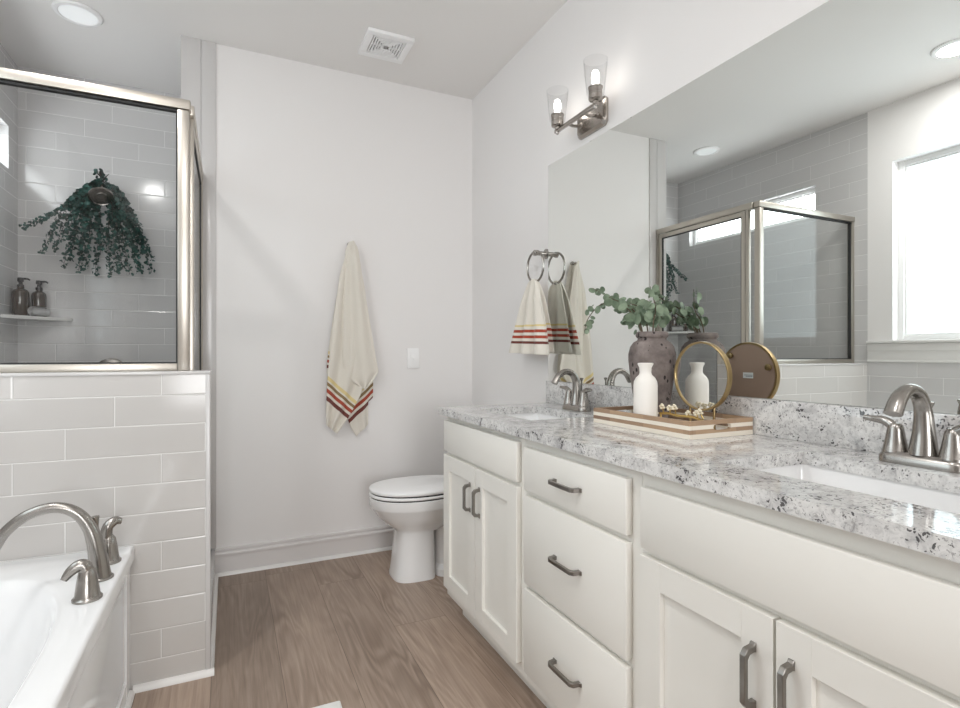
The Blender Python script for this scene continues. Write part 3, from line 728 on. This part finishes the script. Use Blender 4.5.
b = BM(); box(b, PX-0.032, PX-0.012, e0+0.004, e0+0.020, 1.0, 1.10, 0.004); obj('pull', b, 'frame', lf)

# shower fittings
t = thing('wall_shower', 'round nickel shower head with eucalyptus tied to its arm', 'shower head', (-0.650, SB, 2.12), world=True)
b = BM(); lathe(b, [(0.030, 0), (0.030, 0.004), (0.018, 0.012)], mtx=rot_to((0, -1, 0), (-0.650, SB-0.0005, 2.11))); obj('flange', b, 'nickel', t)
b = BM(); tube(b, [(-0.650, SB-0.002, 2.11), (-0.650, SB-0.06, 2.115), (-0.650, SB-0.12, 2.10), (-0.650, SB-0.165, 2.06)], 0.010, 14); obj('arm', b, 'nickel', t)
b = BM(); lathe(b, [(0.010, -0.02), (0.016, -0.008), (0.018, 0.004), (0.030, 0.020), (0.056, 0.036), (0.062, 0.042), (0.062, 0.050), (0.056, 0.053), (0.054, 0.050), (0.030, 0.0505), (0.028, 0.053), (0.002, 0.053)], mtx=rot_to((0.16, -0.55, -0.80), (-0.650, SB-0.172, 2.055)), n=40); obj('head', b, 'nickel', t)
t = thing('shower_valve', 'round nickel shower valve just above the half wall', 'valve', (-0.629, SB, 0.95), world=True)
b = BM(); lathe(b, [(0.085, 0), (0.085, 0.004), (0.076, 0.011), (0.040, 0.016), (0.034, 0.020)], mtx=rot_to((0, -1, 0), (-0.629, SB-0.0005, 1.03)), n=48); obj('escutcheon', b, 'nickel', t)
b = BM(); lathe(b, [(0.030, 0.015), (0.026, 0.05), (0.020, 0.062), (0.001, 0.064)], mtx=rot_to((0, -1, 0), (-0.629, SB, 1.03)), n=28); tube(b, [(-0.629, SB-0.05, 1.03), (-0.629, SB-0.06, 1.0), (-0.629, SB-0.068, 0.96)], [0.014, 0.010, 0.006], 12); obj('lever', b, 'nickel', t)

# corner shelf, bottles, cloth
ZS = 1.345
b = BM(); poly = [(L, SB), (L, SB-0.255)] + [(L+0.255*math.sin(a)*1.0+0*a, SB-0.255*math.cos(a)) for a in ()] + [(L+0.012, SB-0.256), (L+0.250, SB-0.012), (L+0.250, SB)]
prism(b, [(x+0.0005, y-0.0005) for x, y in poly], ZS-0.018, ZS, bev=0.003)
sh = base_origin(tag(obj('corner_shelf', b, 'shelf'), 'white triangular stone shelf in the shower corner', 'shelf'))
def pump(label, x, y, r, h, a):
    t = thing('pump_bottle', label, 'soap bottle', (x, y, ZS), a)
    bm = BM(); lathe(bm, [(r*0.93, 0), (r, 0.004), (r, h*0.80), (r*0.96, h*0.88), (r*0.80, h*0.95), (r*0.50, h*0.99), (r*0.42, h), (r*0.42, h+0.010)], n=36); obj('bottle', bm, 'soap', t)
    bm = BM(); lathe(bm, [(0.0155, h+0.004), (0.0155, h+0.020), (0.009, h+0.023), (0.009, h+0.036), (0.014, h+0.038), (0.014, h+0.056), (0.012, h+0.059), (0.001, h+0.060)], n=24)
    tube(bm, [(0.005, 0, h+0.053), (0.028, 0, h+0.055), (0.040, 0, h+0.048)], [0.006, 0.005, 0.004], 10); obj('pump', bm, 'black', t)
pump('larger brown pump bottle on the corner shelf, nearer the left edge', -1.0225, 3.703, 0.0375, 0.150, 0.2)
pump('slimmer brown pump bottle on the corner shelf, right of the other', -0.958, 3.764, 0.034, 0.145, 0.2)
t = thing('rolled_washcloth', 'small white rolled washcloth in front of the brown pump bottles', 'washcloth', (-0.938, 3.690, ZS), 0.95)
b = BM(); pts = []
for i in range(60):
    a = i/59*4.6*PI; rr = 0.006+0.0195*i/59; pts.append((rr*math.cos(a), rr*math.sin(a)))
sp = [(0.0205+z, y) for z, y in pts]
o1 = [(p[0]*1.0, p[1]) for p in pts]; 
def spiral(x): return [(x, p[0], p[1]+0.0265) for p in pts]
tt = bmesh.new(); rings(tt, [spiral(-0.045), spiral(0.045)], False, False, False); bmesh.ops.solidify(tt, geom=tt.faces[:], thickness=0.0035); merge(b, tt)
obj('roll', b, 'washcloth', t, 60)

# ------------------------------------------------------------------ leaves
def leaf_disc(bm, p, nrm, r, asp=1.0, cup=0.12, n=9):
    Mx = rot_to(nrm, p) @ Matrix.Rotation(random.uniform(0, 2*PI), 4, 'Z')
    vs = [bm.verts.new(Mx @ Vector((r*math.cos(2*PI*i/n), r*asp*math.sin(2*PI*i/n), r*cup*(1 if i % 2 else 0.7)))) for i in range(n)]
    c = bm.verts.new(Mx @ Vector((0, 0, 0)))
    for i in range(n): bm.faces.new((c, vs[i], vs[(i+1) % n]))
def rv(): return Vector((random.gauss(0, 1), random.gauss(0, 1), random.gauss(0, 1))).normalized()

def bundle():
    ax, ay, az = -0.650, SB-0.105, 2.118
    t = thing('eucalyptus_bundle', 'hanging bundle of dark green eucalyptus tied to the shower arm', 'plant bunch', (ax, ay, 2.13), world=True)
    tips = [(-1.000, 3.64, 1.815), (-0.925, 3.68, 1.690), (-0.875, 3.69, 1.715), (-0.835, 3.70, 1.625), (-0.79, 3.64, 1.66), (-0.765, 3.70, 1.605), (-0.725, 3.66, 1.612), (-0.69, 3.72, 1.60), (-0.655, 3.66, 1.70), (-0.615, 3.70, 1.592),
            (-0.57, 3.63, 1.60), (-0.555, 3.70, 1.63), (-0.515, 3.66, 1.595), (-0.475, 3.70, 1.62), (-0.455, 3.64, 1.615), (-0.410, 3.70, 1.62), (-0.405, 3.66, 1.69), (-0.80, 3.60, 1.76), (-0.50, 3.60, 1.75), (-0.45, 3.70, 1.73), (-0.74, 3.62, 1.72)]
    for i, (x, y, z) in enumerate(tips):
        sx = (x-ax); up = 0.30
        p0 = Vector((ax+random.uniform(-0.015, 0.015), ay, az+random.uniform(0, 0.03)))
        if i == 0: mids = [(ax-0.11, 3.68, 2.02), (ax-0.23, 3.66, 1.90)]
        else: mids = [(ax+sx*0.33+math.copysign(0.022, sx), (ay+y)/2-0.015, az-(az-z)*0.20), (ax+sx*0.74, y, az-(az-z)*0.58)]
        P = spline([p0]+[Vector(m) for m in mids]+[Vector((x, y, z))], 14)
        bm = BM(); tube(bm, [tuple(p) for p in P[::3]], [0.0022, 0.0010], 6, k=2); s = obj('strand', bm, 'stem_dark', t)
        bm = BM(); start = 4
        for j in range(start, len(P)):
            tn = (P[min(j+1, len(P)-1)]-P[j-1]).normalized(); s1 = 1-0.45*j/len(P)
            for q in range(4):
                a = rv(); side = (a-tn*a.dot(tn)).normalized()
                c = P[j]+side*random.uniform(0.007, 0.017)+tn*random.uniform(-0.008, 0.008)
                c.y = min(c.y, SB-0.012)
                leaf_disc(bm, c, (side*0.6+rv()*0.7), 0.0135*s1*random.uniform(0.8, 1.25), 0.85)
        obj('foliage', bm, 'leaf_dark', s, recalc=False)
    bm = BM()
    for i in range(10):
        d = Vector((random.uniform(-1, 1), random.uniform(-0.6, 0.2), random.uniform(0.5, 1.2))).normalized(); q = Vector((ax, ay, az+0.02))
        tube(bm, [tuple(q), tuple(q+d*0.02), tuple(q+d*0.045)], [0.003, 0.002], 6)
    s = obj('stem_ends', bm, 'stem_dark', t); bm = BM()
    for i in range(26):
        leaf_disc(bm, Vector((ax, ay, az+0.04))+Vector((random.uniform(-0.04, 0.03), random.uniform(-0.03, 0.03), random.uniform(-0.03, 0.03))), rv(), 0.011, 0.85)
    obj('foliage', bm, 'leaf_dark', s, recalc=False)
bundle()

# ------------------------------------------------------------------ cloth helpers
def sheet(bm, left, right, depth, stripe, ny=46, nx=22, uvname='UVMap'):
    """left / right: outlines (x,z) from top to bottom; depth(s,t)->distance off the wall; stripe(x,z)->v"""
    uvl = bm.loops.layers.uv.verify()
    def samp(pl, t):
        d = [0]
        for a, b_ in zip(pl, pl[1:]): d.append(d[-1]+1)
        x = t*d[-1]; i = min(int(x), len(pl)-2); f = x-i
        return (pl[i][0]+(pl[i+1][0]-pl[i][0])*f, pl[i][1]+(pl[i+1][1]-pl[i][1])*f)
    g = []
    for j in range(ny+1):
        a, c = samp(left, j/ny), samp(right, j/ny); row = []
        for i in range(nx+1):
            s = i/nx; x = a[0]+(c[0]-a[0])*s; z = a[1]+(c[1]-a[1])*s
            v = bm.verts.new((x, B-depth(s, j/ny), z)); row.append((v, stripe(x, z)))
        g.append(row)
    for j in range(ny):
        for i in range(nx):
            q = (g[j][i], g[j][i+1], g[j+1][i+1], g[j+1][i])
            f = bm.faces.new([p[0] for p in q])
            for lp, p in zip(f.loops, q): lp[uvl].uv = (0.5, p[1])
def solid(o, th, sub=1):
    m = o.modifiers.new('thick', 'SOLIDIFY'); m.thickness = th; m.offset = 0
    if sub: m = o.modifiers.new('smooth', 'SUBSURF'); m.levels = sub; m.render_levels = sub
    return o

# bath towel hanging from a hook on the back wall: outlines measured on the wall (x, z)
def pw(u, v):   # a point of the photograph as a point of the back wall, metres (x, z)
    a = (u-480)/539.0; c, s = math.cos(math.radians(25.012)), math.sin(math.radians(25.012))
    dx, dy = a*c+s, -a*s+c; k = (B-0.03)/dy
    return (round(dx*k, 4), round(1.14-(v-354.3)/539.0*k, 4))
hk = thing('towel_hook', 'small nickel hook holding the striped bath towel on the back wall', 'hook', (0.622, B, 1.74), world=True)
b = BM(); lathe(b, [(0.018, 0), (0.018, 0.005), (0.008, 0.009), (0.007, 0.028), (0.011, 0.032), (0.011, 0.038), (0.001, 0.041)], mtx=rot_to((0, -1, 0), (0.626, B-0.0005, 1.758)), n=24); obj('peg', b, 'nickel', hk)
tw = thing('bath_towel', 'cream bath towel with red and yellow stripes hanging on the back wall', 'towel', (0.62, B-0.03, 0.67), world=True)
AP = [pw(346, 246), pw(354, 246)]
def fold(n, amp, ph, base, top=0.030):
    return lambda s, t: max(0.006, (base+(top-base)*max(0, 1-t*5))+amp*min(1, t*3)*math.sin(s*n*PI+ph+0.9*math.sin(t*2.2)))
def px(*pts): return [pw(*p) for p in pts]
# stripes run aslant where the cloth hangs by its corner
def band(p, q, v0):
    p, q = Vector(px(p)[0]), Vector(px(q)[0]); d = (q-p).normalized(); n = Vector((d.y, -d.x))
    if n.y > 0: n = -n
    return lambda x, z: v0+((x-p.x)*n.x+(z-p.y)*n.y)*4.2
vl = band((327, 384), (350.5, 404.6), 0.44)
vr = band((346.9, 415.7), (366.9, 397.2), 0.555)
bm = BM()
sheet(bm, px((348, 246), (339, 275), (334, 310), (329, 350), (326, 385), (325, 410), (325.5, 425)),
      px((354, 246), (361, 285), (365, 325), (368, 360), (360, 394), (347.5, 417), (336, 433.5)), lambda s, t: 0.050+0.014*min(1, t*3)*math.sin(4.6*s*PI*(0.75+0.25*t)+0.6), vl)
o = solid(obj('near_drape', bm, 'towel', tw, 0, recalc=False), 0.004)
bm = BM()
sheet(bm, px((350, 246), (349, 290), (347, 340), (345, 390), (345, 412), (351, 428), (356.5, 437)),
      px((357, 247), (366, 290), (371, 340), (374, 380), (374, 398), (369, 402), (369, 425)), lambda s, t: 0.019+0.011*min(1, t*4)*math.sin(3.4*s*PI+1.0)*(0.3+0.7*s), vr)
o = solid(obj('rear_drape', bm, 'towel', tw, 0, recalc=False), 0.004)
bm = BM()
sheet(bm, px((348.8, 242.5), (345.6, 250), (343, 275), (341, 315), (341, 350), (343, 375), (351, 382), (361, 388)),
      px((352, 242.5), (356.5, 250), (362, 285), (368, 320), (373, 350), (377, 372), (371, 381), (364, 389.5)), lambda s, t: 0.030+0.048*min(1, s*2.0)**0.6+0.010*min(1, t*3)*math.sin(3.4*s*PI+0.4+t), lambda x, z: 0.0)
o = solid(obj('top_flap', bm, 'towel', tw, 0, recalc=False), 0.004)
bm = BM()
sheet(bm, px((339, 280), (333, 315), (329, 342), (326.5, 362), (326, 374)), px((343, 280), (338, 315), (334, 342), (331, 362), (331, 374)), lambda s, t: 0.045+0.006*s, lambda x, z: 0.30+(1.152-z)*4.6 + (x-0.52)*-1.0, ny=30, nx=6)
o = solid(obj('edge_fold', bm, 'towel', tw, 0, recalc=False), 0.004)

# bath mat at the bottom edge
b = BM(); box(b, -0.20, 0.330, 0.92, 1.785, 0.0005, 0.014, 0.006, 3)
base_origin(tag(obj('bath_mat', b, 'mat'), 'corner of a white mat on the wood floor, bottom edge of the photo', 'mat'))

# ------------------------------------------------------------------ towel ring and hand towel
YR, ZR = 2.218, 1.622
t = thing('towel_ring', 'nickel towel ring on the wall beside the mirror', 'towel ring', (R, YR, ZR), world=True)
b = BM(); lathe(b, [(0.024, 0), (0.024, 0.006), (0.014, 0.010), (0.011, 0.016), (0.011, 0.054), (0.014, 0.058), (0.014, 0.070), (0.010, 0.073), (0.001, 0.074)], mtx=rot_to((-1, 0, 0), (R-0.0005, YR, ZR)), n=28); obj('mount', b, 'nickel', t)
b = BM(); torus(b, 0.074, 0.0056, Matrix.Translation((R-0.064, YR, ZR-0.066)) @ Matrix.Rotation(PI/2, 4, 'Y')); obj('ring', b, 'nickel', t)
def hand_towel():
    t = thing('hand_towel', 'cream striped hand towel pulled through the towel ring', 'towel', (R-0.08, YR, 1.14), world=True)
    zt, zb = ZR-0.142, 1.140
    for name, off, sgn, w, dz in (('front_drape', -0.016, -1, 0.182, 0.0), ('rear_drape', 0.014, 1, 0.160, 0.012)):
        bm = BM(); uvl = bm.loops.layers.uv.verify(); g = []; nx, ny = 48, 34
        for j in range(ny+1):
            tt_ = j/ny; half = 0.034+(w-0.034)*(tt_**0.72); row = []
            for i in range(nx+1):
                s = i/nx*2-1
                yy = YR+0.004+s*half+0.006*tt_
                am = 0.008+0.020*tt_
                xx = R-0.066+off*min(1, 0.35+tt_*2.5)-abs(am)*0.6*(1+math.sin(s*9.2+1.3*(1-tt_)+(0.8 if sgn > 0 else 0)))
                zz = zt-(zt-zb-dz)*tt_+0.018*(1-tt_)**3*(1-s*s)+0.006*tt_*s
                xx = min(xx, R-0.014)
                v = bm.verts.new((xx, yy, zz)); row.append((v, tt_))
            g.append(row)
        for j in range(ny):
            for i in range(nx):
                q = (g[j][i], g[j][i+1], g[j+1][i+1], g[j+1][i]); f = bm.faces.new([p[0] for p in q])
                for lp, p in zip(f.loops, q): lp[uvl].uv = (0.5, max(0, (p[1]-0.42)*1.75))
        solid(obj(name, bm, 'hand', t, 0, recalc=False), 0.0035)
hand_towel()

# ------------------------------------------------------------------ tray and what stands in it
TX0, TX1, TYa, TYb, TH = 1.120, 1.366, 1.072, 1.492, 0.049
def tray():
    cx, cy = (TX0+TX1)/2, (TYa+TYb)/2
    t = thing('serving_tray', 'banded wooden tray with cut-out handles on the granite countertop', 'tray', (cx, cy, ZC+0.0003))
    hx, hy, w = (TX1-TX0)/2, (TYb-TYa)/2, 0.010
    b = BM(); box(b, -hx+w, hx-w, -hy+w, hy-w, 0, 0.008); obj('bottom', b, 'white_ceramic', t)
    for s in (-1, 1):
        b = BM(); box(b, s*hx, s*(hx-w), -hy, hy, 0, TH, 0.0008, 1); obj('long_side', b, 'tray', t)
    for s in (-1, 1):
        # end board with a slotted hand hole: outline ring between outer rect and slot
        n = 40; tt = bmesh.new()
        slot = []; out = []
        for i in range(n):
            a = 2*PI*i/n; c, q = math.cos(a), math.sin(a); m = max(abs(c), abs(q))
            out.append(((hx-w)*c/m, TH/2+TH/2*q/m))
            r, hl = 0.009, 0.034
            slot.append((max(-hl+r, min(hl-r, c/m*hl)) + r*c, 0.0285+r*q))
        y0, y1 = s*hy, s*(hy-w)
        rr = [[(x, y0, z) for x, z in out], [(x, y0, z) for x, z in slot], [(x, y1, z) for x, z in slot], [(x, y1, z) for x, z in out], [(x, y0, z) for x, z in out]]
        rings(tt, rr, True, False, False); bmesh.ops.remove_doubles(tt, verts=tt.verts[:], dist=1e-6)
        b = BM(); merge(b, tt); obj('end_board', b, 'tray', t, 30)
tray()
ZB = ZC+0.0085
VX, VY = 1.270, 1.376
t = thing('clay_vase', 'weathered grey clay vase in the tray holding eucalyptus', 'vase', (VX, VY, ZB))
b = BM(); lathe(b, [(0.044, 0), (0.050, 0.006), (0.060, 0.08), (0.070, 0.15), (0.0755, 0.200), (0.0755, 0.222), (0.070, 0.246), (0.058, 0.262), (0.047, 0.268), (0.045, 0.274), (0.050, 0.278), (0.0525, 0.284), (0.0515, 0.292), (0.046, 0.296), (0.040, 0.292), (0.038, 0.27), (0.06, 0.23), (0.05, 0.05), (0.002, 0.02)], n=56); obj('body', b, 'vase', t, 60)
b = BM(); lathe(b, [(0.033, 0), (0.0355, 0.004), (0.0362, 0.02), (0.0362, 0.126), (0.0345, 0.138), (0.028, 0.150), (0.0195, 0.158), (0.0175, 0.165), (0.0185, 0.180), (0.0235, 0.190), (0.0235, 0.194), (0.020, 0.195), (0.016, 0.185), (0.015, 0.165), (0.03, 0.14), (0.03, 0.02), (0.001, 0.01)], 0, 0, 44)
o = tag(obj('white_bottle', b, 'white_ceramic'), 'white stoneware bottle with flared neck in the tray before the vase', 'bottle'); o.location = (1.172, 1.298, ZB)

# round vanity mirror
MX, MY, MZ, MR = 1.285, 1.182, 1.074, 0.104
t = thing('round_mirror', 'round brass-framed standing mirror in the tray', 'mirror', (MX, MY, ZB))
Mt = Matrix.Translation((0, 0, MZ-ZB)) @ Matrix.Rotation(-PI/2, 4, 'Y')
b = BM(); lathe(b, [(MR-0.007, -0.006), (MR-0.001, -0.006), (MR, 0.0), (MR-0.001, 0.009), (MR-0.003, 0.010), (MR-0.006, 0.009), (MR-0.007, 0.005), (MR-0.007, -0.006)], n=72, cap0=False, cap1=False, mtx=Mt); obj('frame', b, 'gold', t)
b = BM(); lathe(b, [(MR-0.0065, 0.001), (MR-0.0065, 0.0045)], n=72, mtx=Mt); obj('mirror_glass', b, 'small_mirror', t)
b = BM(); lathe(b, [(MR-0.0065, -0.005), (MR-0.0065, 0.0008)], n=72, mtx=Mt); bk = obj('back_panel', b, 'backing', t)
b = BM(); box(b, 0.0052, 0.0058, -0.022, 0.014, MZ-ZB-0.010, MZ-ZB+0.008); st = obj('sticker', b, 'sticker', bk); st['label'] = 'small white printed sticker'
b = BM()
for i, (a0, a1) in enumerate(((-0.020, 0.010), (-0.020, 0.004))): box(b, 0.0058, 0.0061, a0, a1, MZ-ZB-0.001-i*0.004, MZ-ZB+0.0008-i*0.004)
obj('print', b, 'ink', st)
for a in (47, 162):
    b = BM(); lathe(b, [(0.006, 0.005), (0.006, 0.010), (0.010, 0.012), (0.010, 0.017), (0.002, 0.019)], n=20, mtx=Matrix.Translation((0, 0.084*math.cos(math.radians(a)), MZ-ZB+0.084*math.sin(math.radians(a)))) @ Matrix.Rotation(PI/2, 4, 'Y')); obj('screw_knob', b, 'gold', t)
for s in (-1, 1):
    b = BM(); lathe(b, [(0.006, 0.0), (0.006, 0.003), (0.004, 0.005), (0.0035, 0.074), (0.001, 0.076)], 0, s*0.045, 16); obj('foot', b, 'gold', t)

# gold blossom twig lying in the tray
t = thing('gold_twig', 'gold twig with small pale blossoms lying in the tray before the round mirror', 'ornament', (1.205, 1.20, ZB+0.004), world=True)
z = ZB+0.040
b = BM(); tube(b, [(1.205, 1.270, z), (1.210, 1.24, z+0.002), (1.205, 1.20, z), (1.212, 1.15, z+0.001), (1.205, 1.105, z-0.006)], 0.0042, 10)
tube(b, [(1.206, 1.268, z), (1.20, 1.264, ZB+0.002)], 0.003, 8, smooth=False); tube(b, [(1.205, 1.105, z-0.006), (1.20, 1.105, ZB+0.002)], 0.003, 8, smooth=False)
BL = [(1.205, 1.262, z+0.022), (1.208, 1.235, z+0.020), (1.205, 1.212, z+0.024), (1.207, 1.13, z+0.014), (1.20, 1.112, z+0.020), (1.203, 1.288, z+0.003), (1.212, 1.165, z+0.010)]
for p in BL: tube(b, [(1.207, p[1]-0.006, z), p], 0.0018, 6, smooth=False)
obj('stem', b, 'gold_twig', t)
for p in BL:
    b = BM()
    for k in range(5):
        a = 2*PI*k/5; c = Vector(p)+Vector((0.0025*math.sin(a*2), 0.0068*math.cos(a), 0.0055*math.sin(a)))
        tt = bmesh.new(); bmesh.ops.create_icosphere(tt, subdivisions=2, radius=0.0052); merge(b, tt, Matrix.Translation(c) @ Matrix.Diagonal((0.7, 1.0, 0.8, 1)))
    obj('blossom', b, 'blossom', t)

# silver-dollar eucalyptus branches
BR_ = [
    ('uppermost silver-green eucalyptus branch in the vase, reaching furthest left', [(VX, VY+0.01, ZB+0.05), (VX-0.01, VY+0.035, ZB+0.30), (VX-0.03, VY+0.10, ZB+0.385), (VX-0.045, VY+0.19, ZB+0.425), (VX-0.06, VY+0.275, ZB+0.47)], 11, 0.019),
    ('eucalyptus branch drooping left of the vase with its tip hanging low', [(VX-0.01, VY, ZB+0.05), (VX-0.02, VY+0.03, ZB+0.30), (VX-0.05, VY+0.13, ZB+0.40), (VX-0.05, VY+0.24, ZB+0.405), (VX-0.05, VY+0.32, ZB+0.355), (VX-0.05, VY+0.345, ZB+0.295)], 11, 0.0165),
    ('middle eucalyptus branch rising from the vase with dense round leaves', [(VX+0.01, VY, ZB+0.05), (VX, VY+0.02, ZB+0.30), (VX-0.01, VY+0.065, ZB+0.375), (VX-0.02, VY+0.13, ZB+0.40), (VX-0.03, VY+0.185, ZB+0.375)], 13, 0.018),
    ('short eucalyptus branch standing upright at the vase mouth', [(VX, VY-0.01, ZB+0.05), (VX, VY-0.005, ZB+0.30), (VX-0.005, VY+0.005, ZB+0.375), (VX-0.015, VY+0.02, ZB+0.45)], 9, 0.017),
    ('eucalyptus branch at the back of the vase leaning toward the mirror', [(VX+0.02, VY, ZB+0.05), (VX+0.025, VY+0.01, ZB+0.30), (VX+0.05, VY+0.03, ZB+0.36), (VX+0.07, VY+0.09, ZB+0.39)], 9, 0.017),
    ('low eucalyptus branch resting on the vase rim with few leaves', [(VX-0.01, VY+0.01, ZB+0.05), (VX-0.02, VY+0.028, ZB+0.298), (VX-0.04, VY+0.08, ZB+0.345), (VX-0.05, VY+0.12, ZB+0.345)], 6, 0.017),
]
for lab, pts, nl, lr in BR_:
    pts = pts[:2]+[(x+0.030, y+0.005, z) for x, y, z in pts[2:]]
    t = thing('eucalyptus_branch', lab, 'branch', pts[0], world=True, group='eucalyptus branches in the clay vase')
    P = spline(pts, 12); b = BM(); tube(b, pts, [0.0024, 0.0022, 0.0018, 0.0010], 8); s = obj('stem', b, 'stem', t)
    bl = BM(); start = 14
    for i in range(nl):
        for sd in (-1, 1):
            j = start+(len(P)-1-start)*(i+0.5)/nl; k = int(j); p = P[k]; tn = (P[min(k+1, len(P)-1)]-P[k-1]).normalized()
            if random.random() < 0.12: continue
            sc = lr*(1.05-0.4*(i/nl))*random.uniform(0.75, 1.15)
            a = Vector((-0.35, -0.2, 1))+rv()*0.9; side = tn.cross(a).normalized()*sd
            c = p+side*(sc+0.004); c.x = min(c.x, 1.362)
            nm = (Vector((-0.7, -0.55, 0.35))+rv()*0.75).normalized()
            leaf_disc(bl, c, nm, sc, random.uniform(0.82, 1), 0.10, 12)
            tube(bl, [tuple(p), tuple(c)], 0.0008, 5, smooth=False)
    obj('foliage', bl, 'leaf', t, recalc=False)
for o in bpy.data.objects:
    if '_w' in o: del o['_w']
